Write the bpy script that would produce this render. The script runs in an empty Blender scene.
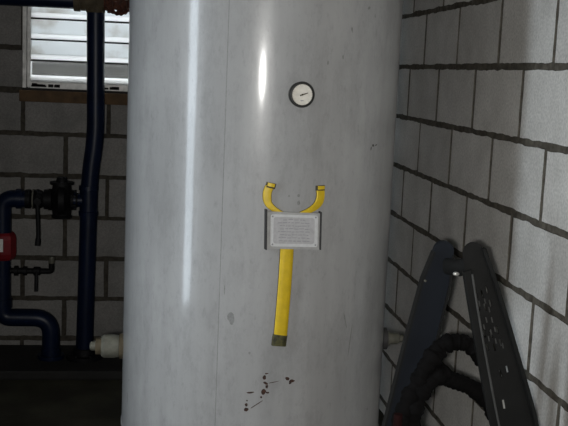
import bpy, bmesh, math, random
from mathutils import Vector, Matrix, noise
random.seed(7)
PI = math.pi
C = bpy.context.scene
COL = C.collection
# ------------------------------------------------------------------ camera frame (measured from the perspective)
PSI, TH, RO, F = .1355, .1443, .043, 965.86
EYE = Vector((0, 0, 1.42))
fw = Vector((math.sin(PSI)*math.cos(TH), math.cos(PSI)*math.cos(TH), -math.sin(TH)))
r0 = Vector((math.cos(PSI), -math.sin(PSI), 0)); u0 = r0.cross(fw)
rt = r0*math.cos(RO)+u0*math.sin(RO); up = -r0*math.sin(RO)+u0*math.cos(RO)
XR, YB, XL, YF, ZC = .9867, 4.724, -1.1, -1.3, 2.9      # room
def ray(x, y): return (fw + rt*((x-284)/F) - up*((y-213)/F))
def on_y(x, y, Y):
    d = ray(x, y); return EYE + d*(Y/d.y)
def on_x(x, y, X):
    d = ray(x, y); return EYE + d*(X/d.x)
TC = Vector((.293, 2.684, 0)); TR = .3705
def on_tank(x, y):                       # -> (angle measured from -Y towards +X, z)
    d = ray(x, y); o = EYE-TC
    a = d.x**2+d.y**2; b = 2*(o.x*d.x+o.y*d.y); c = o.x**2+o.y**2-TR**2
    t = (-b-math.sqrt(max(0, b*b-4*a*c)))/(2*a); p = EYE+d*t
    q = p-TC
    return math.atan2(q.x, -q.y), p.z
def tk(a, z, h=0):                        # point on the tank surface, h above it
    return Vector((TC.x+(TR+h)*math.sin(a), TC.y-(TR+h)*math.cos(a), z))

# ------------------------------------------------------------------ materials
def mat(name, col, rough=.6, metal=0, spec=.5, var=.0, scale=8, bump=0, bscale=60, stretch=(1, 1, 1), col2=None, coat=0):
    m = bpy.data.materials.new(name); m.use_nodes = True
    nt = m.node_tree; b = nt.nodes['Principled BSDF']
    b.inputs['Roughness'].default_value = rough; b.inputs['Metallic'].default_value = metal
    b.inputs['Specular IOR Level'].default_value = spec
    b.inputs['Coat Weight'].default_value = coat
    tc = nt.nodes.new('ShaderNodeTexCoord'); mp = nt.nodes.new('ShaderNodeMapping')
    mp.inputs['Scale'].default_value = stretch
    nt.links.new(tc.outputs['Object'], mp.inputs['Vector'])
    n = nt.nodes.new('ShaderNodeTexNoise'); n.inputs['Scale'].default_value = scale; n.inputs['Detail'].default_value = 6
    nt.links.new(mp.outputs['Vector'], n.inputs['Vector'])
    r = nt.nodes.new('ShaderNodeValToRGB')
    c2 = col2 or tuple(max(0, c*(1-var)) for c in col)
    r.color_ramp.elements[0].position = .32; r.color_ramp.elements[1].position = .68
    r.color_ramp.elements[0].color = (*c2, 1); r.color_ramp.elements[1].color = (*col, 1)
    nt.links.new(n.outputs['Fac'], r.inputs['Fac']); nt.links.new(r.outputs['Color'], b.inputs['Base Color'])
    if bump:
        n2 = nt.nodes.new('ShaderNodeTexNoise'); n2.inputs['Scale'].default_value = bscale; n2.inputs['Detail'].default_value = 4
        nt.links.new(mp.outputs['Vector'], n2.inputs['Vector'])
        bp = nt.nodes.new('ShaderNodeBump'); bp.inputs['Strength'].default_value = 1; bp.inputs['Distance'].default_value = bump
        nt.links.new(n2.outputs['Fac'], bp.inputs['Height']); nt.links.new(bp.outputs['Normal'], b.inputs['Normal'])
    return m
M = {}
def block_mat(name, lo, hi):
    m = mat(name, (1, 1, 1), .9, spec=.15, bump=.0015, bscale=160)
    nt = m.node_tree; b = nt.nodes['Principled BSDF']
    ramp = [n for n in nt.nodes if n.type == 'VALTORGB'][0]
    ramp.color_ramp.elements[0].color = (*lo, 1); ramp.color_ramp.elements[1].color = (*hi, 1)
    # per-block tint stored on the mesh
    at = nt.nodes.new('ShaderNodeAttribute'); at.attribute_name = 'tint'
    fine = nt.nodes.new('ShaderNodeTexNoise'); fine.inputs['Scale'].default_value = 140; fine.inputs['Detail'].default_value = 3
    tc = [n for n in nt.nodes if n.type == 'TEX_COORD'][0]; nt.links.new(tc.outputs['Object'], fine.inputs['Vector'])
    mr = nt.nodes.new('ShaderNodeMapRange'); mr.inputs['From Min'].default_value = .3; mr.inputs['From Max'].default_value = .7
    mr.inputs['To Min'].default_value = .82; mr.inputs['To Max'].default_value = 1.12
    nt.links.new(fine.outputs['Fac'], mr.inputs['Value'])
    mu = nt.nodes.new('ShaderNodeMath'); mu.operation = 'MULTIPLY'
    nt.links.new(at.outputs['Fac'], mu.inputs[0]); nt.links.new(mr.outputs['Result'], mu.inputs[1])
    mx = nt.nodes.new('ShaderNodeVectorMath'); mx.operation = 'SCALE'
    nt.links.new(ramp.outputs['Color'], mx.inputs[0]); nt.links.new(mu.outputs[0], mx.inputs['Scale'])
    nt.links.new(mx.outputs[0], b.inputs['Base Color'])
    return m
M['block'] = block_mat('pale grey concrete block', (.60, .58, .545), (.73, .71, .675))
M['blockd'] = block_mat('concrete block with painted flash falloff', (.19, .185, .176), (.25, .24, .228))  # darker copy of the right wall's block, flash falloff painted into its colour
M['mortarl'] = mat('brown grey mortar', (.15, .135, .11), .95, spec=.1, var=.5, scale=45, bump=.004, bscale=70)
M['mortar'] = mat('mortar with painted flash falloff', (.075, .067, .055), .95, spec=.1, var=.45, scale=45, bump=.004, bscale=70)  # darkened copy of the mortar above, weaker flash painted in
M['floor'] = mat('dirty dark concrete floor', (.055, .052, .036), .85, spec=.2, var=.5, scale=5, bump=.002)
M['ceil'] = mat('concrete ceiling', (.12, .115, .11), .9, var=.2)
M['plaster'] = mat('plain cement wall', (.12, .115, .11), .9, var=.15, scale=3)
M['navy'] = mat('navy blue pipe paint', (.003, .0085, .030), .38, spec=.25, var=.35, scale=14, bump=.0006, bscale=40)
M['black'] = mat('black iron', (.005, .005, .006), .6, spec=.2, var=.4, scale=30, bump=.001)
M['tape'] = mat('tan sealing tape fitting', (.10, .08, .05), .7, spec=.2, var=.5, scale=30, bump=.002)
M['rust'] = mat('rusty iron', (.10, .028, .012), .8, var=.75, scale=40, bump=.003)
M['red'] = mat('red valve paint', (.20, .006, .012), .4, var=.3, scale=30)
M['white'] = mat('white enamel', (.7, .7, .68), .4, var=.1, scale=60)
M['alu'] = mat('aluminium window frame', (.80, .79, .76), .45, metal=.1, var=.35, scale=30)
M['sill'] = mat('brown dirty sill', (.12, .068, .028), .8, var=.5, scale=20, bump=.002)
M['soot'] = mat('black dirt', (.02, .018, .016), .95)
M['yellow'] = mat('yellow paint', (.66, .45, .008), .45, var=.14, scale=60, bump=.0005, bscale=90)
M['edge'] = mat('dark brown paint edge', (.055, .045, .02), .8, var=.4, scale=100)
M['olive'] = mat('olive dirty tip', (.085, .078, .022), .7, var=.8, scale=120, bump=.001)
M['plate'] = mat('pale nameplate', (.46, .45, .455), .35, var=.16, scale=120)
M['platew'] = mat('white nameplate border', (.60, .60, .60), .35, var=.1, scale=120)
M['ink'] = mat('grey engraved line', (.27, .27, .28), .6)
M['bracket'] = mat('grey bracket', (.39, .385, .375), .45, var=.2, scale=80)
M['dark'] = mat('dark slot', (.03, .028, .028), .7)
M['bezel'] = mat('black gauge bezel', (.012, .011, .009), .5, var=.4, scale=90)
M['dial'] = mat('pale gauge dial', (.80, .76, .68), .35, var=.15, scale=120)
M['zinc'] = mat('galvanised fitting', (.15, .145, .115), .6, spec=.3, metal=.1, var=.45, scale=40, bump=.001, bscale=80)
M['rail'] = mat('dark blue grey painted steel', (.009, .012, .018), .6, spec=.22, var=.25, scale=10, bump=.0004)
M['railk'] = mat('dark charcoal painted steel', (.011, .011, .0105), .6, spec=.22, var=.35, scale=18, bump=.0006)
M['raill'] = mat('worn grey steel edge and painted glint', (.075, .075, .072), .45, var=.3, scale=25)
M['rubber'] = mat('black rubber', (.0045, .004, .004), .9, spec=.12, var=.5, scale=30, bump=.002, bscale=50)
M['plinth'] = mat('black oily concrete', (.010, .009, .008), .8, var=.4, scale=10, bump=.002)
M['ground'] = mat('grey brown yard', (.045, .043, .038), .95, var=.5, scale=3)
M['bright'] = mat('bright worn metal and painted glint', (.75, .74, .70), .3, metal=.6)
M['clampred'] = mat('dark oily red metal', (.018, .003, .003), .8, spec=.15, var=.5, scale=60)
M['rustmark'] = mat('rust chip', (.06, .022, .012), .8, var=.7, scale=200)

def tank_mat():
    m = bpy.data.materials.new('grey tank paint'); m.use_nodes = True
    nt = m.node_tree; b = nt.nodes['Principled BSDF']; L = nt.links.new
    tc = nt.nodes.new('ShaderNodeTexCoord')
    def noise_(scale, st=(1, 1, 1), det=5, rough=.55):
        mp = nt.nodes.new('ShaderNodeMapping'); mp.inputs['Scale'].default_value = st; L(tc.outputs['Object'], mp.inputs['Vector'])
        n = nt.nodes.new('ShaderNodeTexNoise'); n.inputs['Scale'].default_value = scale; n.inputs['Detail'].default_value = det
        n.inputs['Roughness'].default_value = rough
        L(mp.outputs['Vector'], n.inputs['Vector']); return n.outputs['Fac']
    def rng(v, a, b_, c, d):
        r = nt.nodes.new('ShaderNodeMapRange'); r.inputs['From Min'].default_value = a; r.inputs['From Max'].default_value = b_
        r.inputs['To Min'].default_value = c; r.inputs['To Max'].default_value = d; L(v, r.inputs['Value']); return r.outputs['Result']
    def mul(x, y):
        k = nt.nodes.new('ShaderNodeMath'); k.operation = 'MULTIPLY'; L(x, k.inputs[0]); L(y, k.inputs[1]); return k.outputs[0]
    big = rng(noise_(3.2), .3, .7, .88, 1.06)
    streak = rng(noise_(22, (1, 1, .07), 5), .35, .7, 1.03, .91)      # runs down the side
    speck = rng(noise_(70, (1, 1, .5), 6, .7), .55, .78, 1.0, .80)   # small scuffs
    grime = rng(noise_(15, (1, 1, .4), 9, .8), .48, .72, 1.03, .80)
    f = mul(mul(big, streak), mul(speck, grime))
    mx = nt.nodes.new('ShaderNodeVectorMath'); mx.operation = 'SCALE'; mx.inputs[0].default_value = (.345, .342, .338)
    L(f, mx.inputs['Scale']); L(mx.outputs[0], b.inputs['Base Color'])
    L(rng(noise_(12, (1, 1, .3), 5), .3, .7, .28, .36), b.inputs['Roughness'])
    b.inputs['Specular IOR Level'].default_value = .26; b.inputs['Coat Weight'].default_value = .6; b.inputs['Coat Roughness'].default_value = .10
    bp = nt.nodes.new('ShaderNodeBump'); bp.inputs['Distance'].default_value = .0012
    L(noise_(9, (1, 1, .35), 3), bp.inputs['Height'])
    bp2 = nt.nodes.new('ShaderNodeBump'); bp2.inputs['Distance'].default_value = .00012; L(noise_(160, (1, 1, .5), 3), bp2.inputs['Height'])
    L(bp.outputs['Normal'], bp2.inputs['Normal']); L(bp2.outputs['Normal'], b.inputs['Normal'])
    return m
M['tank'] = tank_mat()

def frosted():
    m = bpy.data.materials.new('frosted louver glass'); m.use_nodes = True
    nt = m.node_tree; nt.nodes.remove(nt.nodes['Principled BSDF']); out = nt.nodes['Material Output']; L = nt.links.new
    t = nt.nodes.new('ShaderNodeBsdfTranslucent'); d = nt.nodes.new('ShaderNodeBsdfDiffuse'); g = nt.nodes.new('ShaderNodeMixShader')
    n = nt.nodes.new('ShaderNodeTexNoise'); n.inputs['Scale'].default_value = 9; n.inputs['Detail'].default_value = 5
    tc = nt.nodes.new('ShaderNodeTexCoord'); L(tc.outputs['Object'], n.inputs['Vector'])
    r = nt.nodes.new('ShaderNodeValToRGB'); r.color_ramp.elements[0].position = .28; r.color_ramp.elements[1].position = .5
    r.color_ramp.elements[0].color = (.64, .62, .58, 1); r.color_ramp.elements[1].color = (.88, .90, .90, 1)
    L(n.outputs['Fac'], r.inputs['Fac']); L(r.outputs['Color'], t.inputs['Color']); L(r.outputs['Color'], d.inputs['Color'])
    g.inputs[0].default_value = .25; L(t.outputs[0], g.inputs[1]); L(d.outputs[0], g.inputs[2]); L(g.outputs[0], out.inputs[0])
    return m
M['frost'] = frosted()
def clear():
    m = bpy.data.materials.new('clear dusty louver glass'); m.use_nodes = True
    nt = m.node_tree; nt.nodes.remove(nt.nodes['Principled BSDF']); out = nt.nodes['Material Output']; L = nt.links.new
    t = nt.nodes.new('ShaderNodeBsdfTransparent'); d = nt.nodes.new('ShaderNodeBsdfTranslucent'); g = nt.nodes.new('ShaderNodeMixShader')
    gl = nt.nodes.new('ShaderNodeBsdfGlossy'); gl.inputs['Roughness'].default_value = .05; g2 = nt.nodes.new('ShaderNodeMixShader')
    d.inputs[0].default_value = (.5, .5, .46, 1); g.inputs[0].default_value = .07; g2.inputs[0].default_value = .05
    L(t.outputs[0], g.inputs[1]); L(d.outputs[0], g.inputs[2]); L(g.outputs[0], g2.inputs[1]); L(gl.outputs[0], g2.inputs[2]); L(g2.outputs[0], out.inputs[0])
    return m
M['clear'] = clear()
M['lip'] = frosted(); M['lip'].name = 'white glass lip'
for n_ in M['lip'].node_tree.nodes:
    if n_.type == 'VALTORGB':
        for e_ in n_.color_ramp.elements: e_.color = (.97, .97, .96, 1)

M['edgeglass'] = mat('white ground glass edge', (.9, .92, .93), .3)
def crystal():
    m = mat('gauge glass', (1, 1, 1), .05); b = m.node_tree.nodes['Principled BSDF']
    b.inputs['Alpha'].default_value = .12; return m
M['crystal'] = crystal()

# ------------------------------------------------------------------ mesh helpers
def link(name, bm, mats, parent=None, smooth=False, angle=None):
    me = bpy.data.meshes.new(name); bmesh.ops.recalc_face_normals(bm, faces=bm.faces[:])
    bm.to_mesh(me); bm.free()
    if not isinstance(mats, (list, tuple)): mats = [mats]
    for m in mats: me.materials.append(M[m])
    if smooth:
        me.polygons.foreach_set('use_smooth', [True]*len(me.polygons))
        me.set_sharp_from_angle(angle=math.radians(angle or 35))
    o = bpy.data.objects.new(name, me); COL.objects.link(o)
    if parent is not None: o.parent = parent; o.matrix_parent_inverse = Matrix.Translation(-WP[parent.name])
    WP[o.name] = WP[parent.name].copy() if False else Vector((0, 0, 0))
    return o
WP = {}
def empty(name, loc):
    o = bpy.data.objects.new(name, None); COL.objects.link(o); o.location = loc; o.empty_display_size = .1
    WP[o.name] = Vector(loc); return o
def tag(o, label=None, cat=None, group=None, kind=None):
    if label: o['label'] = label
    if cat: o['category'] = cat
    if group: o['group'] = group
    if kind: o['kind'] = kind
    return o
def box(bm, a, b, mi=0, bev=0, mtx=None):
    a = Vector(a); b = Vector(b); vs = []
    g = bmesh.ops.create_cube(bm, size=1)['verts']
    c = (a+b)/2; s = b-a
    for v in g:
        v.co = Vector((c.x+v.co.x*s.x, c.y+v.co.y*s.y, c.z+v.co.z*s.z))
    fs = list({f for v in g for f in v.link_faces})
    for f in fs: f.material_index = mi
    if bev:
        es = list({e for v in g for e in v.link_edges})
        r = bmesh.ops.bevel(bm, geom=es, offset=bev, segments=2, affect='EDGES', profile=.6)
        g = list({v for f in r['faces'] for v in f.verts} | {v for v in g if v.is_valid})
        for f in {f for v in g for f in v.link_faces}: f.material_index = mi
    if mtx is not None:
        for v in g: v.co = mtx @ v.co
    return g
def fillet(pts, r, n=8):
    out = [Vector(pts[0])]
    for i in range(1, len(pts)-1):
        p0, p, p1 = Vector(pts[i-1]), Vector(pts[i]), Vector(pts[i+1])
        d0 = (p0-p); d1 = (p1-p); k = min(r, d0.length*.49, d1.length*.49)
        a = p+d0.normalized()*k; b = p+d1.normalized()*k
        for j in range(n+1):
            t = j/n; out.append(a*(1-t)**2+p*2*t*(1-t)+b*t*t)
    out.append(Vector(pts[-1])); return out
def catmull(pts, n=8):
    pts = [Vector(p) for p in pts]; P = [pts[0]*2-pts[1]]+pts+[pts[-1]*2-pts[-2]]; out = []
    for i in range(1, len(P)-2):
        for j in range(n):
            t = j/n; a, b, c, d = P[i-1:i+3]
            out.append(.5*((2*b)+(c-a)*t+(2*a-5*b+4*c-d)*t*t+(3*b-a-3*c+d)*t**3))
    out.append(pts[-1]); return out
def tube(bm, pts, rad, seg=20, mi=0, cap=True, sc=(1, 1), nref=None):
    pts = [Vector(p) for p in pts]; N = len(pts)
    R = rad if callable(rad) else (lambda i: rad)
    t0 = (pts[1]-pts[0]).normalized()
    n = nref or (Vector((0, 0, 1)) if abs(t0.z) < .8 else Vector((1, 0, 0)))
    n = (n-t0*n.dot(t0)).normalized(); rings = []
    for i, p in enumerate(pts):
        t = (pts[min(i+1, N-1)]-pts[max(i-1, 0)]).normalized()
        n = (n-t*n.dot(t)).normalized(); b = t.cross(n); rr = R(i)
        rings.append([bm.verts.new(p+(n*math.cos(2*PI*k/seg)*sc[0]+b*math.sin(2*PI*k/seg)*sc[1])*rr) for k in range(seg)])
    for i in range(N-1):
        for k in range(seg):
            f = bm.faces.new((rings[i][k], rings[i][(k+1) % seg], rings[i+1][(k+1) % seg], rings[i+1][k])); f.material_index = mi
    if cap:
        for rg in (rings[0], rings[-1]):
            f = bm.faces.new(rg); f.material_index = mi
def lathe(bm, o, axis, prof, seg=32, mi=0):
    """prof: (distance along axis, radius)"""
    axis = Vector(axis).normalized(); o = Vector(o)
    n = Vector((0, 0, 1)) if abs(axis.z) < .8 else Vector((1, 0, 0))
    n = (n-axis*n.dot(axis)).normalized(); b = axis.cross(n); rings = []
    for d, r in prof:
        if r < 1e-6: rings.append([bm.verts.new(o+axis*d)])
        else: rings.append([bm.verts.new(o+axis*d+(n*math.cos(2*PI*k/seg)+b*math.sin(2*PI*k/seg))*r) for k in range(seg)])
    for A, B in zip(rings, rings[1:]):
        for k in range(seg):
            k2 = (k+1) % seg
            if len(A) == 1 and len(B) == 1: continue
            if len(A) == 1: f = bm.faces.new((A[0], B[k], B[k2]))
            elif len(B) == 1: f = bm.faces.new((A[k], A[k2], B[0]))
            else: f = bm.faces.new((A[k], A[k2], B[k2], B[k]))
            f.material_index = mi

# ------------------------------------------------------------------ block walls
def block_wall(name, frame, u_rng, z_rng, zline, hb, joint_u, vj, bj, hole=None, seedv=0, bm_='block', mm_='mortarl'):
    """frame(u, z, out) -> world; joint_u(row) -> a joint position; hole=(u0,u1,z0,z1)"""
    rnd = random.Random(seedv); bm = bmesh.new(); tint = bm.loops.layers.float_color.new('tint')
    def paint(f, t):
        for l in f.loops: l[tint] = (t, t, t, 1)
    def rects(a, b, c, d):            # split a block rect around the hole
        if not hole: return [(a, b, c, d)]
        h0, h1, k0, k1 = hole
        if b <= h0 or a >= h1 or d <= k0 or c >= k1: return [(a, b, c, d)]
        out = []
        if c < k0: out.append((a, b, c, k0))
        if d > k1: out.append((a, b, k1, d))
        c2, d2 = max(c, k0), min(d, k1)
        if a < h0: out.append((a, h0, c2, d2))
        if b > h1: out.append((h1, b, c2, d2))
        return out
    T = .15
    # backing wall (mortar) as slabs round the hole
    U0, U1 = u_rng; Z0, Z1 = z_rng
    slabs = [(U0, U1, Z0, Z1)] if not hole else [(U0, hole[0], Z0, Z1), (hole[1], U1, Z0, Z1), (hole[0], hole[1], Z0, hole[2]), (hole[0], hole[1], hole[3], Z1)]
    for a, b, c, d in slabs:
        vs = [bm.verts.new(frame(u, z, o)) for o in (-.0035, -T) for u, z in ((a, c), (b, c), (b, d), (a, d))]
        for q in ((0, 1, 2, 3), (7, 6, 5, 4), (0, 4, 5, 1), (1, 5, 6, 2), (2, 6, 7, 3), (3, 7, 4, 0)):
            f = bm.faces.new([vs[i] for i in q]); f.material_index = 1; paint(f, 1)
    row = int(math.floor((zline-Z1)/hb))-1
    while True:
        zt = zline-row*hb; zb = zt-hb
        if zt <= Z0: break
        j = joint_u(row); n0 = math.floor((U0-j)/.4)
        for k in range(n0, n0+int((U1-U0)/.4)+3):
            a, b = j+k*.4, j+(k+1)*.4
            a += rnd.uniform(-.003, .003)
            a2, b2, c2, d2 = max(a+vj/2, U0), min(b-vj/2, U1), max(zb+bj/2, Z0), min(zt-bj/2, Z1)
            if b2-a2 < .02 or d2-c2 < .02: continue
            t = rnd.uniform(.90, 1.07)
            for (p, q, r, s) in rects(a2, b2, c2, d2):
                if q-p < .015 or s-r < .015: continue
                per = []
                nu = max(2, int((q-p)/.022)); nz = max(2, int((s-r)/.03))
                per += [(p+(q-p)*i/nu, r, 0, 1) for i in range(nu)]
                per += [(q, r+(s-r)*i/nz, -1, 0) for i in range(nz)]
                per += [(q-(q-p)*i/nu, s, 0, -1) for i in range(nu)]
                per += [(p, s-(s-r)*i/nz, 1, 0) for i in range(nz)]
                fr, bk = [], []
                for (u, z, iu, iz) in per:
                    w = noise.noise(Vector((u*26+seedv, z*26, row*3.1)))*.0045+noise.noise(Vector((u*9, z*9, seedv+.5)))*.003
                    if iu: w *= .55
                    uu, zz = u+iu*w, z+iz*w
                    bk.append(bm.verts.new(frame(uu, zz, -.004)))
                    cu, cz = (p+q)/2, (r+s)/2
                    ins = .0015
                    fr.append(bm.verts.new(frame(uu-math.copysign(ins, uu-cu), zz-math.copysign(ins, zz-cz), 0)))
                f = bm.faces.new(fr); paint(f, t)
                for i in range(len(fr)):
                    f = bm.faces.new((fr[i], fr[(i+1) % len(fr)], bk[(i+1) % len(fr)], bk[i])); f.material_index = 1; paint(f, 1)
        row += 1
    me = bpy.data.meshes.new(name); bm.to_mesh(me); bm.free()
    me.materials.append(M[bm_]); me.materials.append(M[mm_])
    o = bpy.data.objects.new(name, me); COL.objects.link(o); o['kind'] = 'structure'; WP[o.name] = Vector((0, 0, 0))
    return o
# right wall, running away from the camera; front face looks to -X
block_wall('wall_right', lambda u, z, o: Vector((XR-o, u, z)), (YF, YB+.15), (0, ZC), EYE.z+.0436, .2009,
           lambda r: (3.1497 if (r % 2) == 1 else 3.345), .015, .016, seedv=3)
# row numbering: row 0 lies under the line at eye level +4 cm
# window opening in the back wall
wl = on_y(22.5, 60, YB).x; wb = on_y(60, 89, YB).z; WR, WT = wl+1.0, wb+.80
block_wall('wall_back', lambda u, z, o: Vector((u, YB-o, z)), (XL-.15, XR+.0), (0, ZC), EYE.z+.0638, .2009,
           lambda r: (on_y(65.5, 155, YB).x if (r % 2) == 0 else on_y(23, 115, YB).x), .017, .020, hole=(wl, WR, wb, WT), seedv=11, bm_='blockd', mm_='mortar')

def struct(name, bm, m): o = link(name, bm, m); o['kind'] = 'structure'; return o
bm = bmesh.new(); box(bm, (XL-.15, YF-.15, -.12), (XR+.15, YB+.15, 0)); struct('floor', bm, 'floor')
bm = bmesh.new(); box(bm, (XL-.15, YF-.15, ZC), (XR+.15, YB+.15, ZC+.12)); struct('ceiling', bm, 'ceil')
bm = bmesh.new(); box(bm, (XL-.15, YF-.15, 0), (XR+.15, YF, ZC)); struct('wall_front', bm, 'plaster')
DY0, DY1, DZ = 1.58, 2.02, 2.1                  # narrow doorway in the left wall
bm = bmesh.new(); box(bm, (XL-.15, YF, 0), (XL, DY0, ZC)); box(bm, (XL-.15, DY1, 0), (XL, YB, ZC)); box(bm, (XL-.15, DY0, DZ), (XL, DY1, ZC))
struct('wall_left', bm, 'plaster')
bm = bmesh.new()
for a, b in (((XL-.16, DY0, 0), (XL+.015, DY0+.03, DZ)), ((XL-.16, DY1-.03, 0), (XL+.015, DY1, DZ)), ((XL-.16, DY0+.03, DZ-.03), (XL+.015, DY1-.03, DZ))): box(bm, a, b)
struct('door_1', bm, 'alu')
# yard outside
bm = bmesh.new(); box(bm, (-30, YB+.2, -.35), (30, 60, -.25)); box(bm, (-30, -20, -.35), (XL-.2, YB+.2, -.25)); struct('ground', bm, 'ground')
bm = bmesh.new(); box(bm, (-8, 9.0, -.3), (8, 9.15, 1.52)); struct('wall_outside', bm, 'ground')

# ------------------------------------------------------------------ window
w = empty('window_1', ((wl+WR)/2, YB, wb)); w['kind'] = 'structure'
bm = bmesh.new(); fy0, fy1 = YB-.004, YB+.07; fwid = .036
box(bm, (wl, fy0, wb), (wl+fwid*.5, fy1, WT), bev=.002); box(bm, (wl+fwid*.55, fy0+.012, wb+.004), (wl+fwid, fy1, WT-.004), bev=.002)
box(bm, (WR-fwid, fy0, wb), (WR, fy1, WT), bev=.002)
box(bm, (wl+fwid, fy0, WT-fwid), (WR-fwid, fy1, WT), bev=.002); box(bm, (wl+fwid, fy0, wb), (WR-fwid, fy1, wb+.030), bev=.002)
for k in range(26):                               # clumps of dirt along the lower track
    x = random.choice((random.uniform(wl+.05, wl+.10), random.uniform(wl+.13, wl+.19), random.uniform(wl+.34, wl+.44), random.uniform(wl+.4, WR-.05)))
    box(bm, (x-.012, fy0-.002, wb+.006), (x+.012, fy0+.003, wb+.006+random.uniform(.006, .018)), mi=1, bev=.0015)
link('window_frame', bm, ['alu', 'soot'], w)
bm = bmesh.new(); box(bm, (wl+fwid, YB+.006, wb+.026), (WR-fwid, YB+.010, wb+.052)); link('bottom_strip', bm, 'lip', w)
zs = on_y(60, 80.5, YB+.03).z                      # lower edges of the louvers
pitch = .0975
k = 0
while zs+pitch*k < WT-fwid-.02:
    z0 = zs+pitch*k; z1 = min(z0+pitch+.012, WT-fwid-.002)
    bm = bmesh.new()
    cy0 = YB+.018; cy1 = YB+.052                    # bottom leans inwards, top leans out
    x0, x1 = wl+fwid, WR-fwid
    q = [(cy0, z0+.021), (cy0+.005, z0+.020), (cy1+.005, z1), (cy1, z1)]
    vs = [[bm.verts.new((x, y, z)) for y, z in q] for x in (x0, x1)]
    for i in range(4): bm.faces.new((vs[0][i], vs[0][(i+1) % 4], vs[1][(i+1) % 4], vs[1][i]))
    bm.faces.new(vs[0]); bm.faces.new(vs[1][::-1])
    p = link('louver', bm, 'clear' if k == 0 else 'frost', w)
    bm = bmesh.new(); box(bm, (x0, cy0-.001, z0-.002), (x1, cy0+.003, z0+.0215), 0)
    box(bm, (x0, cy0-.009, z0-.011), (x1, cy0+.004, z0-.003), 1)
    link('louver_edge', bm, ['lip', 'dark'], p); k += 1
bm = bmesh.new(); sl = on_y(20, 95, YB).x
box(bm, (sl, YB-.035, wb-.064), (WR+.03, YB-.002, wb-.010), bev=.004); box(bm, (sl+.01, YB-.025, wb-.011), (WR+.02, YB-.002, wb-.002), 1, bev=.003)
link('window_sill', bm, ['sill', 'soot'], w)

# ------------------------------------------------------------------ pressure tank
tank = empty('pressure_tank', (TC.x, TC.y, 0))
tag(tank, 'large grey painted cylindrical pressure tank with round gauge and yellow fork mark', 'tank')
Z0T, Z1T = .42, 2.12
prof = []
for i in range(13):
    a = PI/2*i/12; prof.append((Z0T-.12*math.cos(a), TR*math.sin(a)))
nz = 24
for i in range(1, nz): prof.append((Z0T+(Z1T-Z0T)*i/nz, TR))
for i in range(13):
    a = PI/2*(1-i/12); prof.append((Z1T+.12*math.cos(a), TR*math.sin(a)))
bm = bmesh.new(); lathe(bm, (TC.x, TC.y, 0), (0, 0, 1), prof, 160)
for zz in (Z0T, Z1T):                                # girth welds
    ring = [(zz-.006, TR-.001), (zz-.003, TR+.0022), (zz+.003, TR+.0022), (zz+.006, TR-.001)]
    lathe(bm, (TC.x, TC.y, 0), (0, 0, 1), ring, 160)
aw = on_tank(226, 100)[0]                             # long vertical weld seam
tube(bm, [tk(aw, Z0T+(Z1T-Z0T)*i/40, -.0020) for i in range(41)], .0024, 6, mi=3)
def patch(bm, px, py, rx, ry, rot=0, mi=1, n=14, h=.0004, seedv=0):
    """a thin irregular chip lying on the tank skin, sizes in photo pixels"""
    a, z = on_tank(px, py); s = .00245; vs = []
    for k in range(n):
        t = 2*PI*k/n; rr = 1+.35*noise.noise(Vector((math.cos(t)*1.5+seedv, math.sin(t)*1.5, seedv)))
        u, v = rx*math.cos(t)*rr*s, ry*math.sin(t)*rr*s
        u, v = u*math.cos(rot)-v*math.sin(rot), u*math.sin(rot)+v*math.cos(rot)
        vs.append(bm.verts.new(tk(a+u/TR, z+v, h)))
    f = bm.faces.new(vs); f.material_index = mi
chips = [(264.5, 377.5, 1.9, 2.2, 0), (265.5, 383, 2.6, 1.3, -.5), (266.8, 386.5, 1.5, 1.8, 0), (263.5, 391.8, 2.6, 2.8, 0), (267.5, 392.6, 1.8, .9, 0),
         (287.5, 378.6, 2.3, 1.7, -.5), (291.5, 381.2, 3.3, 1.7, .1), (290, 383, 1.5, 1.2, 0), (250.3, 392.6, 3.9, .9, .12), (246.3, 404.8, 1.5, 1.8, 0), (246, 409.6, 2.2, 2.1, .2),
         (256.5, 404.5, 7.5, .45, .62), (273.5, 382.2, 5, .35, .2), (266.5, 373.5, 1.8, .7, .1), (247, 400.5, .8, .8, 0), (261.2, 397.2, .9, 1.3, 0),
         (373, 145.5, 2.2, 1.4, 0), (371, 148.5, .9, 2.0, -.2), (376, 145, 1.8, .8, .3)]
for i, (x, y, a, b, r) in enumerate(chips): patch(bm, x, y, a, b, r, 1 if i < 16 else 2, seedv=i*1.7)
for i, (x, y, a, b, r) in enumerate([(249.5, 353, 1.2, 1.4, 0), (231, 318, 3.5, 7, .3), (289, 196, 1, 1, 0), (298.5, 195.5, 1.2, 1.5, 0), (298.6, 203, 1.5, 2.5, 0),
        (328, 63, 1.0, 2.4, 0), (343, 57, .8, 2.4, .1), (129, 380, 1.1, 1.1, 0), (367, 409, 1.4, 1.4, 0), (127.5, 398, 1.0, 7, 0), (350, 340, .6, 18, -.12), (345, 320, .6, 9, .3),
        (352, 30, 1, 2.6, .2), (224.5, 290, .5, 5, 0), (369, 8, 2, 1.5, .5), (375, 16, .8, 2, 0)]):
    patch(bm, x, y, a, b, r, 3, seedv=i*2.3+50)
M['scuff'] = mat('grey scuff', (.24, .24, .235), .7, var=.3, scale=150)
M['darkchip'] = mat('dark paint chip', (.08, .075, .07), .7, var=.4, scale=150)
link('shell', bm, ['tank', 'rustmark', 'darkchip', 'scuff'], tank, True, 40)
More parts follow.
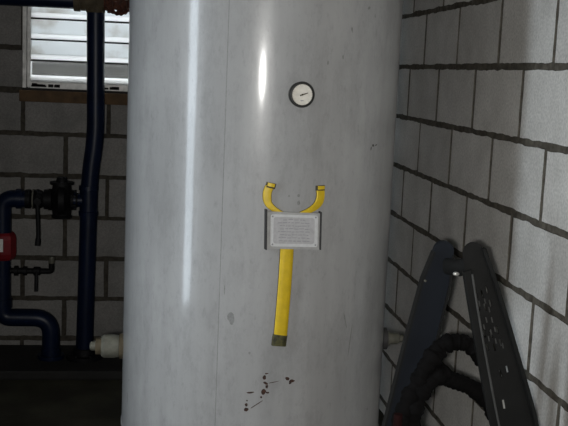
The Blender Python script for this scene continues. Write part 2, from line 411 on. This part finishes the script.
for k in range(3):
    a = k*2*PI/3+.5; bm = bmesh.new()
    c = Vector((TC.x+.29*math.sin(a), TC.y-.29*math.cos(a), 0)); mt = Matrix.Translation(c) @ Matrix.Rotation(a, 4, 'Z')
    box(bm, (-.045, -.004, 0), (.045, .004, .40), mtx=mt); box(bm, (-.004, -.04, 0), (.004, .04, .40), mtx=mt); box(bm, (-.06, -.06, 0), (.06, .06, .012), mtx=mt)
    link('leg', bm, 'tank', tank)
# side couplings
def coupling(px, py, side, prof, mats, mi_list, name, label):
    a, z = on_tank(px, py); return a, z
def side_fitting(name, px, py, side, label, steps):
    # stub pipe leaving the shell sideways (roughly along the room's X axis), height from the photograph
    ang = side
    d = Vector((math.sin(ang), -math.cos(ang), 0))
    base0 = Vector((TC.x, TC.y, 0))+d*(TR-.02)
    # height: project pixel row on the vertical plane through that base
    z = on_y(px, py, base0.y).z
    bm = bmesh.new(); base = Vector((base0.x, base0.y, z))
    mats = []
    for (prof, m) in steps:
        if m not in mats: mats.append(m)
        lathe(bm, base, d, prof, 28 if m != 'hexm' else 6, mats.index(m))
    o = link(name, bm, mats, tank, True, 30); tag(o, label); return o, base, d
o, bs, dd = side_fitting('side_coupling', 110, 346, -PI/2, 'pale taped pipe coupling low on the left side',
    [([(0, .036), (.030, .036), (.031, .0)], 'tape'), ([(.03, 0), (.031, .031), (.045, .033), (.072, .033), (.080, .028), (.081, 0)], 'zinc'),
     ([(.08, 0), (.0802, .024), (.096, .024), (.097, 0)], 'tape'), ([(.096, 0), (.0961, .013), (.108, .013), (.112, .009), (.113, 0)], 'zinc')])
side_fitting('side_plug', 397, 338.5, PI/2, 'dull metal plug low on the right side',
    [([(0, .032), (.040, .032), (.041, 0)], 'dark'), ([(.038, 0), (.0385, .022), (.048, .022), (.0485, .0165), (.074, .0165), (.078, .014), (.079, 0)], 'zinc'),
     ([(.078, 0), (.0781, .010), (.090, .010), (.0905, 0)], 'zinc')])
# gauge
ga, gz = on_tank(299.9, 94.4)
gn = Vector((math.sin(ga), -math.cos(ga), 0)); gb = tk(ga, gz, -.002)
bm = bmesh.new(); R_ = .0305
lathe(bm, gb, gn, [(0, .010), (.004, .010), (.0041, R_*.92), (.006, R_*.98), (.018, R_*.98), (.019, R_*1.02), (.022, R_*1.02), (.0255, R_*.97), (.026, R_*.84), (.0225, R_*.81), (.0226, 0)], 48)
g = link('pressure_gauge', bm, 'bezel', tank, True, 30); tag(g, 'small round pressure gauge with black rim')
bm = bmesh.new(); lathe(bm, gb, gn, [(.0227, 0), (.0227, R_*.81), (.0237, R_*.81), (.0237, 0)], 48)
gu = Vector((0, 0, 1)); gr = Vector((math.cos(ga), math.sin(ga), 0))
def gpt(x, y, h): return gb+gr*x+gu*y+gn*h
def gquad(bm, x0, y0, x1, y1, wd, h, mi=0, th=.0004):
    d = Vector((x1-x0, y1-y0)).normalized(); n = Vector((-d.y, d.x))*wd/2
    q = [(x0+n.x, y0+n.y), (x1+n.x*.6, y1+n.y*.6), (x1-n.x*.6, y1-n.y*.6), (x0-n.x, y0-n.y)]
    A = [bm.verts.new(gpt(x, y, h)) for x, y in q]; B = [bm.verts.new(gpt(x, y, h+th)) for x, y in q]
    bm.faces.new(B).material_index = mi; bm.faces.new(A[::-1]).material_index = mi
    for i in range(4): bm.faces.new((A[i], A[(i+1) % 4], B[(i+1) % 4], B[i])).material_index = mi
for k in range(28):                                  # scale ticks
    t = math.radians(-135+270*k/27); r1 = .0235 if k % 3 else .0215
    gquad(bm, math.sin(t)*.0245, math.cos(t)*.0245, math.sin(t)*r1, math.cos(t)*r1, .0006, .0237, 1, .0001)
gquad(bm, -.004, -.0145, .004, -.0140, .0022, .0237, 1, .0001)
link('dial', bm, ['dial', 'ink'], g)
bm = bmesh.new(); gquad(bm, -.006, -.0022, .0135, .0045, .0032, .0242); lathe(bm, gpt(0, 0, 0)-gu*0, gn, [(.0238, 0), (.0238, .0022), (.025, .0022), (.0251, 0)], 16)
link('needle', bm, 'edge', g)

# yellow forked strap
def S(px, py): return on_tank(px, py)
def ribbon(bm, pix, wpx, h0=.0006, h1=.004, mi=0, edge_mi=1, n=6, taper=None):
    """raised flat strap following pixel control points across the tank skin"""
    P = [S(*p) for p in pix]; P = [Vector((a*TR, z)) for a, z in P]
    pp = catmull([Vector((p.x, p.y, 0)) for p in P], n) if len(P) > 2 else [Vector((P[0].x+(P[1].x-P[0].x)*i/12, P[0].y+(P[1].y-P[0].y)*i/12, 0)) for i in range(13)]
    N = len(pp); s = .00245; rows = []
    for i, p in enumerate(pp):
        t = (pp[min(i+1, N-1)]-pp[max(i-1, 0)]).normalized(); nn = Vector((-t.y, t.x, 0)); w_ = (wpx if not taper else taper(i/(N-1)))*s/2
        prof = [(-1.06, h0), (-1.0, h1*.45), (-.84, h1*.9), (-.35, h1), (.35, h1), (.84, h1*.9), (1.0, h1*.45), (1.06, h0)]
        rows.append([bm.verts.new(tk((p+nn*w_*x).x/TR, (p+nn*w_*x).y, h)) for x, h in prof])
    for A, B in zip(rows, rows[1:]):
        for k in range(7):
            bm.faces.new((A[k], A[k+1], B[k+1], B[k])).material_index = edge_mi if k in (0, 6) else mi
    for e in (rows[0], rows[-1]): bm.faces.new(e).material_index = edge_mi
bm = bmesh.new()
ribbon(bm, [(287.5, 213), (287.2, 240), (284.5, 285), (280.2, 336)], 13.6, h1=.007)
ribbon(bm, [(270.8, 185), (268.0, 190), (267.0, 197), (268.8, 204), (275, 209.5), (284, 214)], 9, taper=lambda t: 8.6 if t < .45 else 8.6-5.2*(t-.45)/.55, h1=.007)
ribbon(bm, [(319.8, 188), (320.2, 194), (319.2, 200.5), (315.5, 206), (308.5, 210.5), (299, 214)], 9, taper=lambda t: 9 if t < .45 else 9-5.4*(t-.45)/.55, h1=.007)
yf = link('yellow_fork', bm, ['yellow', 'edge'], tank, True, 50); tag(yf, 'bright yellow forked strap with two curved arms above the nameplate')
bm = bmesh.new(); ribbon(bm, [(280.2, 334.5), (279.4, 339), (278.6, 345.6)], 14.6, h1=.0072); tag(link('fork_tip', bm, ['olive', 'edge'], yf, True, 50), 'dirty olive lower end of the yellow strap')
for pts in ([(270.2, 187.8), (271.0, 184.6), (271.4, 182.8)], [(319.8, 190.2), (319.9, 187.6), (319.9, 185.4)]):
    bm = bmesh.new(); ribbon(bm, pts, 9.4, h1=.0085, mi=1, edge_mi=1); ribbon(bm, [(pts[0][0]*.5+pts[1][0]*.5, pts[0][1]*.5+pts[1][1]*.5), pts[2]], 8.0, h1=.011, mi=0, edge_mi=1); link('arm_cap', bm, ['yellow', 'edge'], yf, True, 50)

# nameplate: bracket with dark upturned sides, pale plate screwed on
def plate_pt(x, y, h):          # bilinear in photo pixels, flat plate standing off the curved shell
    a, z = on_tank(x, y); c = tk(PA, PZ, 0); n = Vector((math.sin(PA), -math.cos(PA), 0)); t = Vector((math.cos(PA), math.sin(PA), 0))
    u = (a-PA)*TR; return c+t*u+Vector((0, 0, z-PZ))+n*h
PA, PZ = on_tank(291.5, 230)
def flat(bm, quad, h0, h1, mi=0, rnd=0):
    q = [plate_pt(x, y, 0) for x, y in quad]
    n = Vector((math.sin(PA), -math.cos(PA), 0))
    if rnd:
        out = []
        for i in range(4):
            p, a, b = q[i], q[i-1], q[(i+1) % 4]; A = p+(a-p).normalized()*rnd; B = p+(b-p).normalized()*rnd
            for j in range(5): t = j/4; out.append(A*(1-t)**2+p*2*t*(1-t)+B*t*t)
        q = out
    A = [bm.verts.new(p+n*h0) for p in q]; B = [bm.verts.new(p+n*h1) for p in q]; m_ = len(q)
    bm.faces.new(B).material_index = mi; bm.faces.new(A[::-1]).material_index = mi
    for i in range(m_): bm.faces.new((A[i], A[(i+1) % m_], B[(i+1) % m_], B[i])).material_index = mi
bm = bmesh.new()
flat(bm, [(265, 210.5), (319.5, 212.5), (318.5, 248.5), (264.5, 247.5)], -.003, .0085, 0)
flat(bm, [(264.4, 208.5), (265.9, 208.6), (265.5, 248.6), (264.0, 248.5)], -.004, .012, 1)
flat(bm, [(318.2, 210.8), (319.6, 211), (318.7, 248.6), (317.3, 248.4)], -.004, .012, 1)
br = link('nameplate_bracket', bm, ['bracket', 'dark'], tank)
bm = bmesh.new(); flat(bm, [(269.5, 213.4), (316.2, 214.6), (315.6, 246), (269.0, 245.4)], .0085, .0096, 0, .006)
flat(bm, [(272.6, 216.0), (313.2, 217.2), (312.6, 243.2), (272.0, 242.6)], .0096, .0099, 1, .008)
rr = random.Random(5)
for i in range(8):                                   # lines of worn engraving, illegible in the photograph
    y = 219.2+i*3.0; x = 276+rr.uniform(0, 3); end = 309-rr.uniform(0, 3)
    if i == 0: x, end = 282, 304
    while x < end:
        l = rr.uniform(1.5, 5); x1 = min(end, x+l); dy = rr.uniform(-.25, .25)+.02*(x-290)
        flat(bm, [(x, y+dy-.32), (x1, y+dy-.32), (x1, y+dy+.32), (x, y+dy+.32)], .0099, .0101, 2); x = x1+rr.uniform(.5, 1.3)
npo = link('nameplate', bm, ['platew', 'plate', 'ink'], br); tag(npo, 'pale metal nameplate with white border and worn small print')
for (x, y) in ((271.5, 215.6), (314.2, 216.6), (271.2, 243.4), (313.6, 244.0)):
    c = plate_pt(x, y, .0096); bm = bmesh.new(); lathe(bm, c, Vector((math.sin(PA), -math.cos(PA), 0)), [(0, .0022), (.0012, .002), (.0018, 0)], 10)
    link('screw', bm, 'ink', br)

# ------------------------------------------------------------------ blue water pipework by the back wall
YP = 4.50
K = .00478                                           # metres per photo pixel out there
def P(x, y, dy=0): return on_y(x, y, YP+dy)
pw = empty('water_pipework', (P(85, 340).x, YP, 0))
tag(pw, 'dark blue water pipework with valves and red coupling under the louvred window', 'pipes')
RP = .0400
bm = bmesh.new()
top = P(95.8, 3); base_pt = P(84.0, 372); base_pt.z = .072
tube(bm, fillet([top, P(95.6, 138), P(89.8, 176), base_pt], .14, 8), RP, 28); link('riser_pipe', bm, 'navy', pw, True)
bm = bmesh.new(); hz = top.z+.008
left_end = P(-60, 0); left_end.z = hz
tube(bm, [Vector((left_end.x, YP, hz)), Vector((P(77, 3).x, YP, hz))], RP*.98, 28); link('overhead_pipe', bm, 'navy', pw, True)
# tee and fittings overhead
xa = P(74, 3).x; xb = P(104, 3).x
bm = bmesh.new(); RT = .046
lathe(bm, (xa, YP, hz), (1, 0, 0), [(0, .03), (.0001, RT*1.05), (.028, RT*1.08), (.030, RT*.98), (xb-xa-.03, RT*.98), (xb-xa-.028, RT*1.08), (xb-xa, RT*1.05), (xb-xa+.001, .03)], 32)
lathe(bm, (top.x, YP, hz), (0, 0, -1), [(.02, RT*.9), (.048, RT*.92), (.052, RP)], 32)
tag(link('tee', bm, 'tape', pw, True, 30), 'tan taped tee joining the overhead pipe and the riser')
bm = bmesh.new(); xc = xb
lathe(bm, (xc-.005, YP, hz), (1, 0, 0), [(0, .02), (.0001, .038), (.02, .040), (.021, .050), (.045, .050), (.046, .034), (.062, .034), (.063, .046), (.085, .050), (.105, .046), (.106, .034), (.3, .034), (.301, 0)], 24)
tag(link('union', bm, 'rust', pw, True, 30), 'rusty dark union beside the tee')
bm = bmesh.new()                                     # handwheel of an overhead gate valve, standing in front of the union
hc = Vector((xc+.072, YP-.115, hz-.004)); pts = [hc+Vector((math.cos(2*PI*i/36)*.052, 0, math.sin(2*PI*i/36)*.052)) for i in range(37)]
tube(bm, pts, lambda i: .0085+.0022*math.cos(i*PI), 10, cap=False)
for i in range(5): t = 2*PI*i/5+.3; tube(bm, [hc, hc+Vector((math.cos(t)*.052, 0, math.sin(t)*.052))], .006, 8)
tube(bm, [hc+Vector((0, -.012, 0)), hc+Vector((0, .08, 0))], .010, 12)
hw = link('handwheel', bm, 'rust', pw, True); tag(hw, 'rusty red handwheel at the end of the overhead pipe')
bm = bmesh.new(); lathe(bm, hc+Vector((.030, -.006, .018)), (0, -1, 0), [(0, 0), (.0001, .011), (.006, .010), (.009, 0)], 12); link('wheel_nut', bm, 'bright', hw, True)

# side branch: tee, gate valve, ball valve, elbow
bz = P(88.5, 200.5).z; cxr = P(88.6, 200.5).x
def X(px, y=201): return P(px, y).x
bm = bmesh.new()
lathe(bm, (cxr, YP, bz-.07), (0, 0, 1), [(0, RP*.9), (.001, RP*1.12), (.02, RP*1.14), (.022, RP*1.04), (.118, RP*1.04), (.12, RP*1.14), (.139, RP*1.12), (.14, RP*.9)], 28)
lathe(bm, (cxr, YP, bz), (-1, 0, 0), [(.0, RP*.8), (.055, RP*.8), (.056, RP*.95), (.07, RP*.95), (.071, .02)], 28)
link('branch_tee', bm, 'navy', pw, True, 30)
bm = bmesh.new()                                     # flanged gate valve
d0 = X(74); lathe(bm, (d0+.02, YP, bz), (-1, 0, 0), [(0, .03), (.004, .034), (.02, .034), (.021, .046), (.032, .046), (.033, .036), (.045, .052), (.06, .075), (.085, .078), (.10, .055), (.115, .036), (.12, .050), (.134, .050), (.135, .03)], 28)
cx = d0-.055
lathe(bm, (cx, YP, bz), (0, 0, 1), [(0, .05), (.07, .042), (.072, .055), (.084, .055), (.085, .028), (.105, .022), (.106, 0)], 20)
lathe(bm, (cx, YP, bz), (0, 0, -1), [(0, .05), (.07, .042), (.072, .048), (.084, .044), (.085, 0)], 20)
for k in range(6): t = k*PI/3; lathe(bm, (d0+.004, YP+math.sin(t)*.040, bz+math.cos(t)*.040), (-1, 0, 0), [(-.006, 0), (-.006, .007), (.016, .007), (.016, 0)], 6)
gv = link('gate_valve', bm, 'black', pw, True, 30)
bm = bmesh.new()                                     # ball valve + union to its left
lathe(bm, (X(52), YP, bz), (-1, 0, 0), [(-.01, .03), (0, .036), (.012, .036), (.013, .046), (.035, .046), (.036, .034), (.046, .040), (.065, .047), (.085, .040), (.095, .034), (.096, .044), (.118, .044), (.119, .03), (.135, .03), (.136, .042), (.150, .042), (.151, .03)], 28)
tube(bm, [Vector((X(39.5), YP-.03, bz)), Vector((X(39.5), YP-.075, bz))], .014, 14)
bv = link('ball_valve', bm, 'black', pw, True, 30)
lv = P(37.6, 246.5)
hx = Vector((X(39.5), YP-.07, bz)); hl = on_y(37.4, 246, YP-.10)
bm = bmesh.new(); tube(bm, catmull([hx+Vector((0, 0, .012)), hx+Vector((0, -.008, -.03)), hl+Vector((.002, .01, .06)), hl], 6), lambda i: .0095 if i < 15 else .0125, 12, sc=(1, .6)); lathe(bm, hx, (0, -1, 0), [(-.005, 0), (-.005, .016), (.012, .016), (.013, 0)], 14)
link('lever', bm, 'black', bv, True)
bm = bmesh.new()                                     # pale tag ring seen on the union
lathe(bm, (X(34), YP, bz), (-1, 0, 0), [(0, .03), (.0001, .0455), (.006, .0455), (.0061, .03)], 28); tag(link('worn_ring', bm, 'zinc', bv, True), 'worn pale metal ring')
# down leg
ex = P(2.5, 225).x; e2 = P(0.5, 300); zb2 = P(20, 317.5).z; xd = P(51, 335).x
bm = bmesh.new()
tube(bm, fillet([Vector((X(27), YP, bz)), Vector((ex, YP, bz)), Vector((ex, YP, P(2, 236).z))], .07), RP, 28)
lathe(bm, (X(22), YP, bz), (-1, 0, 0), [(0, .02), (.0001, RP*1.15), (.025, RP*1.15), (.026, .03)], 28)
link('elbow_pipe', bm, 'navy', pw, True, 40)
bm = bmesh.new(); zr0 = P(2, 232).z; zr1 = P(2, 259).z
lathe(bm, (ex, YP, zr1), (0, 0, 1), [(0, .03), (.0001, .050), (.012, .058), (.03, .062), (zr0-zr1-.03, .062), (zr0-zr1-.012, .058), (zr0-zr1, .050), (zr0-zr1+.0001, .03)], 8)
rc = link('red_coupling', bm, 'red', pw); tag(rc, 'bright red pipe coupling')
bm = bmesh.new(); lx = on_y(0.5, 246, YP-.07); box(bm, (lx.x-.03, YP-.0635, lx.z-.030), (lx.x+.010, YP-.0575, lx.z+.030), bev=.002); link('sticker', bm, 'white', rc)
bm = bmesh.new()
tube(bm, [Vector((ex, YP, zr1+.005)), Vector((ex, YP, P(2, 300).z))], RP*.95, 28)
lathe(bm, (ex, YP, P(2, 303).z), (0, 0, 1), [(-.02, .03), (-.0199, RP*1.1), (.022, RP*1.1), (.023, .03)], 28)
link('down_pipe', bm, 'navy', pw, True, 40)
bm = bmesh.new(); tube(bm, fillet([Vector((ex, YP, P(2, 300).z)), Vector((ex, YP, zb2)), Vector((xd, YP, zb2)), Vector((xd, YP, .072))], .085), RP*1.03, 28)
lathe(bm, (xd, YP, .0755), (0, 0, 1), [(-.03, .03), (-.0299, .062), (-.012, .062), (-.0119, .046), (.02, .046), (.021, .03)], 28)
link('bend_pipe', bm, 'navy', pw, True, 40)
# small drain cock
dz = P(30, 271).z; xs = ex+RP*.8
bm = bmesh.new()
tube(bm, fillet([Vector((xs, YP, dz)), Vector((X(51.5, 271), YP, dz)), Vector((X(51.5, 271), YP-.004, P(51, 257.5).z))], .012, 5), .0135, 14)
lathe(bm, (xs+.02, YP, dz), (1, 0, 0), [(0, .012), (.001, .024), (.018, .024), (.019, .015), (.04, .015), (.041, .022), (.058, .022), (.059, .012)], 12)
lathe(bm, (X(37, 271)-.018, YP, dz), (1, 0, 0), [(0, .012), (.004, .021), (.03, .021), (.036, .012)], 14)
dc = link('drain_cock', bm, 'black', pw, True, 40)
bm = bmesh.new(); q = Vector((X(37, 271), YP-.016, dz)); tube(bm, [q, q+Vector((0, -.012, -.02)), Vector((X(36.8, 290), YP-.03, P(37, 290).z))], .0085, 10, sc=(1, .7)); link('lever', bm, 'black', dc, True)
bm = bmesh.new(); tube(bm, [Vector((X(51.6, 262), YP-.004, P(51, 263).z)), Vector((X(51.8, 258), YP-.004, P(51, 256.5).z))], .0145, 12); tag(link('spout_tip', bm, 'zinc', dc, True), 'grey metal spout tip')
# floor flange of the riser
bm = bmesh.new(); lathe(bm, (base_pt.x, YP, .0455), (0, 0, 1), [(0, .03), (.0001, .085), (.018, .085), (.0181, .052), (.05, .050), (.051, .03)], 28)
for k in range(6): t = k*PI/3; lathe(bm, (base_pt.x+.067*math.cos(t), YP+.067*math.sin(t), .063), (0, 0, 1), [(0, .009), (.01, .009), (.0101, 0)], 6)
link('floor_flange', bm, 'black', pw, True, 30)
# plinth
bm = bmesh.new(); box(bm, (-1.098, 4.30, 0), (-.02, YB-.001, .045), bev=.010)

tag(link('pipe_plinth', bm, 'plinth'), 'low black oily plinth on the floor under the blue pipes', 'plinth')

# ------------------------------------------------------------------ folding ladder by the right wall
lad = empty('folding_ladder', (.70, 2.14, 0))
tag(lad, 'dark steel folding ladder with perforated rail standing open against the block wall', 'ladder')
def rail_frame(t, b, Y, tilt=0):
    """axes of a rail from pixel t (top) to pixel b, continued to the floor"""
    A = on_y(*t, Y); B = on_y(*b, Y); d = (B-A).normalized(); L_ = A.z/(-d.z); n = Vector((0, -1, 0)); s = d.cross(n).normalized()
    if s.x < 0: s = -s
    return A, d, s, n, L_
def rp(fr, l, u, h): A, d, s, n, L_ = fr; return A+d*l+s*u+n*h
def prism(bm, fr, outline, h0, h1, mi=0):
    A_ = [bm.verts.new(rp(fr, l, u, h0)) for l, u in outline]; B_ = [bm.verts.new(rp(fr, l, u, h1)) for l, u in outline]
    bm.faces.new(B_).material_index = mi; bm.faces.new(A_[::-1]).material_index = mi; m_ = len(outline)
    for i in range(m_): bm.faces.new((A_[i], A_[(i+1) % m_], B_[(i+1) % m_], B_[i])).material_index = mi
def capsule(l0, l1, w0, w1):
    out = [(l0+w0*(1-math.sin(PI*i/16)), -w0*math.cos(PI*i/16)) for i in range(17)]
    return out+[(l1, w1), (l1, -w1)]
YR = 2.08
fr = rail_frame((470.5, 242.5), (514, 426), YR); LR = fr[4]
def wid(l): return .0235+.032*min(1, max(0, l/.42))**.6
# perforated web: plate assembled round real slots
slots = []
rs = random.Random(4)
bm = bmesh.new()
def webw(l): return wid(l)-.004
# solid head
out = [(.026*(1-math.sin(PI*i/16)), -.0245*math.cos(PI*i/16)) for i in range(17)]
out += [(.105, webw(.105)), (.105, -webw(.105))]
prism(bm, fr, out, -.002, .002)
cols = 4; sl, gapl = .020, .013; l = .105; rowi = 0
while l < LR-.001:
    l2 = min(l+sl+gapl, LR)
    for c in range(cols):
        def uu(x, ll): return -webw(ll)*.62+(1.5*webw(ll))*x      # x in 0..1 over slot field
        x0, x1 = c/cols, (c+1)/cols
        off = (.010 if c % 2 else 0)
        a, b = l, l2
        # cell pieces around slot: left strip, right strip, bottom, top
        sx0, sx1 = x0+(x1-x0)*.36, x0+(x1-x0)*.64
        la, lb = a+off*.5+.004, min(b, a+off*.5+.004+sl*.9)
        open_ = c < 3 and rs.random() < .72 and l < .31 and l2 < LR
        if open_:
            prism(bm, fr, [(a, uu(x0, a)), (a, uu(sx0, a)), (b, uu(sx0, b)), (b, uu(x0, b))], -.002, .002)
            prism(bm, fr, [(a, uu(sx1, a)), (a, uu(x1, a)), (b, uu(x1, b)), (b, uu(sx1, b))], -.002, .002)
            prism(bm, fr, [(a, uu(sx0, a)), (a, uu(sx1, a)), (la, uu(sx1, la)), (la, uu(sx0, la))], -.002, .002)
            if b-lb > .0005: prism(bm, fr, [(lb, uu(sx0, lb)), (lb, uu(sx1, lb)), (b, uu(sx1, b)), (b, uu(sx0, b))], -.002, .002)
        else:
            prism(bm, fr, [(a, uu(x0, a)), (a, uu(x1, a)), (b, uu(x1, b)), (b, uu(x0, b))], -.002, .002)
    prism(bm, fr, [(l, -webw(l)), (l, -webw(l)*.62), (l2, -webw(l2)*.62), (l2, -webw(l2))], -.002, .002)
    prism(bm, fr, [(l, webw(l)*.88), (l, webw(l)), (l2, webw(l2)), (l2, webw(l2)*.88)], -.002, .002)
    l = l2; rowi += 1
link('perforated_rail', bm, 'railk', lad)
def flange(name, side, mats, w_, h, l0=.02):
    bm = bmesh.new(); N = 24
    rows = []
    for i in range(N+1):
        l = l0+(LR-l0)*i/N; e = side*wid(l); inn = side*(wid(l)-w_)
        rows.append([bm.verts.new(rp(fr, l, u, hh)) for u, hh in ((e, -.004), (e, h), (e-side*.003, h+.002), (inn+side*.002, h+.002), (inn, h-.001), (inn, -.004))])
    for A, B in zip(rows, rows[1:]):
        for k in range(6): bm.faces.new((A[k], A[(k+1) % 6], B[(k+1) % 6], B[k])).material_index = 0 if k != 3 else 1
    bm.faces.new(rows[0]); bm.faces.new(rows[-1][::-1])
    return link(name, bm, mats, lad)
flange('rail_flange', -1, ['railk', 'railk'], .020, .006, .06)
bm = bmesh.new()
tube(bm, [rp(fr, l_, -(wid(l_)-.019), .009) for l_ in [.07+(LR-.07)*i/20 for i in range(21)]], .0026, 8); tag(link('edge_bead', bm, 'raill', lad, True), 'worn grey raised edge')
flange('rail_flange', 1, ['railk', 'railk'], .010, .012)
# blue grey back rail
fl = rail_frame((446.0, 241), (398.5, 426), 2.19); LL = fl[4]
bm = bmesh.new(); o_ = [(.024*(1-math.sin(PI*i/16)), -.024*math.cos(PI*i/16)) for i in range(17)]
o_ += [(.10, .036), (.25, .0385), (LL, .034), (LL, -.034), (.25, -.0385), (.10, -.036)]
prism(bm, fl, o_, -.010, .006)
tag(link('back_rail', bm, 'rail', lad), 'plain blue-grey rail'); 
bm = bmesh.new()
for sgn in (-1, 1):
    prism(bm, fl, [(.03, sgn*.0262), (.10, sgn*.0365), (.25, sgn*.039), (LL, sgn*.0345), (LL, sgn*.0295), (.25, sgn*.034), (.10, sgn*.0315), (.03, sgn*.021)], -.012, .012)
link('back_rail_flange', bm, 'railk', lad)
# hinge: cheek plate between the heads, bolt and rivets
h1 = on_y(459, 262, 2.13)
bm = bmesh.new(); tube(bm, [on_y(474, 264, 2.085), on_y(459, 268, 2.13), on_y(446, 266, 2.185)], .020, 14, sc=(1, .5)); link('hinge', bm, 'railk', lad, True)
def rivet(px, py, Y, r, m='bright', sx=1.0):
    c = on_y(px, py, Y); bm = bmesh.new(); lathe(bm, c, (0, -1, 0), [(-.004, 0), (-.004, r), (0, r), (.002, r*.7), (.003, 0)], 14)
    for v in bm.verts: v.co.x = c.x+(v.co.x-c.x)*sx
    link('rivet', bm, m, lad, True)
rivet(456.3, 274, 2.10, .0046, sx=1.6); rivet(425.5, 281, 2.17, .003, 'zinc')
for p_ in ((503.5, 404.5),):                          # glint painted as a bright sliver on the perforated rail
    c = on_y(*p_, YR-.004); bm = bmesh.new(); tube(bm, [c+Vector((-.0025, 0, .011)), c+Vector((.0025, 0, -.009))], .0024, 8); link('painted_glint', bm, 'bright', lad, True)
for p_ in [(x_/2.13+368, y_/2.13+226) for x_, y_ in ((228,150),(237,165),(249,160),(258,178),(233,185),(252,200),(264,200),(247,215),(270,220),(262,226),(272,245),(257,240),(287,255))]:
    c = on_y(*p_, YR-.004); bm = bmesh.new(); tube(bm, [c+Vector((-.0018, 0, .006)), c+Vector((.0018, 0, -.006))], .0016, 8); link('painted_glint', bm, 'raill', lad, True)  # slot glints painted as small slivers of lighter steel
# feet
for f_, wd in ((fr, .055), (fl, .038)):
    c = rp(f_, f_[4]-.012, 0, 0); bm = bmesh.new(); box(bm, (c.x-wd, c.y-.022, 0), (min(c.x+wd, XR-.004), c.y+.022, .035), bev=.006); link('foot', bm, 'rubber', lad)

# ------------------------------------------------------------------ black hose looped through the ladder
def hp(x, y, Y): return on_y(x, y, Y)
path = [hp(488, 520, 2.16), hp(500, 470, 2.155), hp(499, 428, 2.15), hp(489, 404, 2.15), hp(472, 388, 2.15), hp(452, 380, 2.15), hp(436, 374, 2.145), hp(432, 360, 2.14), hp(440, 347, 2.14), hp(456, 342, 2.14), hp(472, 346, 2.14),
        hp(482, 360, 2.15)]
def hoser(i): return .0200+.0012*math.sin(i*2.2)+.0065*noise.noise(Vector((i*.21, 0, 4)))
bm = bmesh.new(); tube(bm, catmull(path, 12), hoser, 18)
path2 = [hp(440, 350, 2.143), hp(428, 364, 2.13), hp(418, 384, 2.125), hp(407, 404, 2.12), hp(400, 426, 2.12), hp(397, 460, 2.12), hp(410, 505, 2.12), hp(445, 535, 2.14), hp(488, 520, 2.16)]
tube(bm, catmull(path2, 12), lambda i: hoser(i)*1.08, 18)
path3 = [hp(446, 372, 2.135), hp(432, 380, 2.12), hp(420, 396, 2.115), hp(413, 420, 2.115), hp(416, 460, 2.12), hp(440, 495, 2.13), hp(470, 500, 2.14)]
tube(bm, catmull(path3, 12), hoser, 18)
hs = link('rubber_hose', bm, 'rubber', None, True, 60); tag(hs, 'thick black rubber hose looped through the open folding ladder', 'hose')
bm = bmesh.new(); a_ = hp(398.5, 414, 2.085); lathe(bm, a_, (hp(397, 430, 2.085)-a_), [(0, 0), (.0001, .010), (.03, .011), (.032, .007), (.05, .007), (.051, 0)], 12)
tag(link('hose_clamp', bm, 'clampred', hs, True, 30), 'rusty red clamp')

# ------------------------------------------------------------------ light
wd = bpy.data.worlds.new('World'); C.world = wd; wd.use_nodes = True
bg = wd.node_tree.nodes['Background']; bg.inputs[0].default_value = (.88, .94, 1, 1); bg.inputs[1].default_value = 3.6
def aim(o, d): o.rotation_euler = Vector(d).to_track_quat('-Z', 'Y').to_euler()
# the photographer's flash, beside the lens
l = bpy.data.lights.new('flash', 'SPOT'); l.energy = 108; l.spot_size = math.radians(75); l.spot_blend = .9; l.shadow_soft_size = .022; l.color = (1, .985, .95)
fo = bpy.data.objects.new('flash', l); COL.objects.link(fo); fo.location = EYE+Vector((-.045, 0, -.02)); aim(fo, fw)
# daylight through the narrow doorway on the left
l = bpy.data.lights.new('doorway_daylight', 'AREA'); l.shape = 'RECTANGLE'; l.size = .21; l.size_y = 1.55; l.energy = 11; l.color = (.78, .90, 1)
do = bpy.data.objects.new('doorway_daylight', l); COL.objects.link(do); do.location = (XL-.10, (DY0+DY1)/2, 1.27); aim(do, (1, .0, 0))
cam = bpy.data.cameras.new('camera'); co = bpy.data.objects.new('camera', cam); COL.objects.link(co)
cam.sensor_fit = 'HORIZONTAL'; cam.sensor_width = 36; cam.lens = F/568*36; cam.clip_start = .02
mt = Matrix((( rt.x, up.x, -fw.x, EYE.x), (rt.y, up.y, -fw.y, EYE.y), (rt.z, up.z, -fw.z, EYE.z), (0, 0, 0, 1)))
co.matrix_world = mt; C.camera = co
C.view_settings.view_transform = 'Standard'; C.view_settings.look = 'None'; C.view_settings.gamma = 1; C.view_settings.exposure = 0
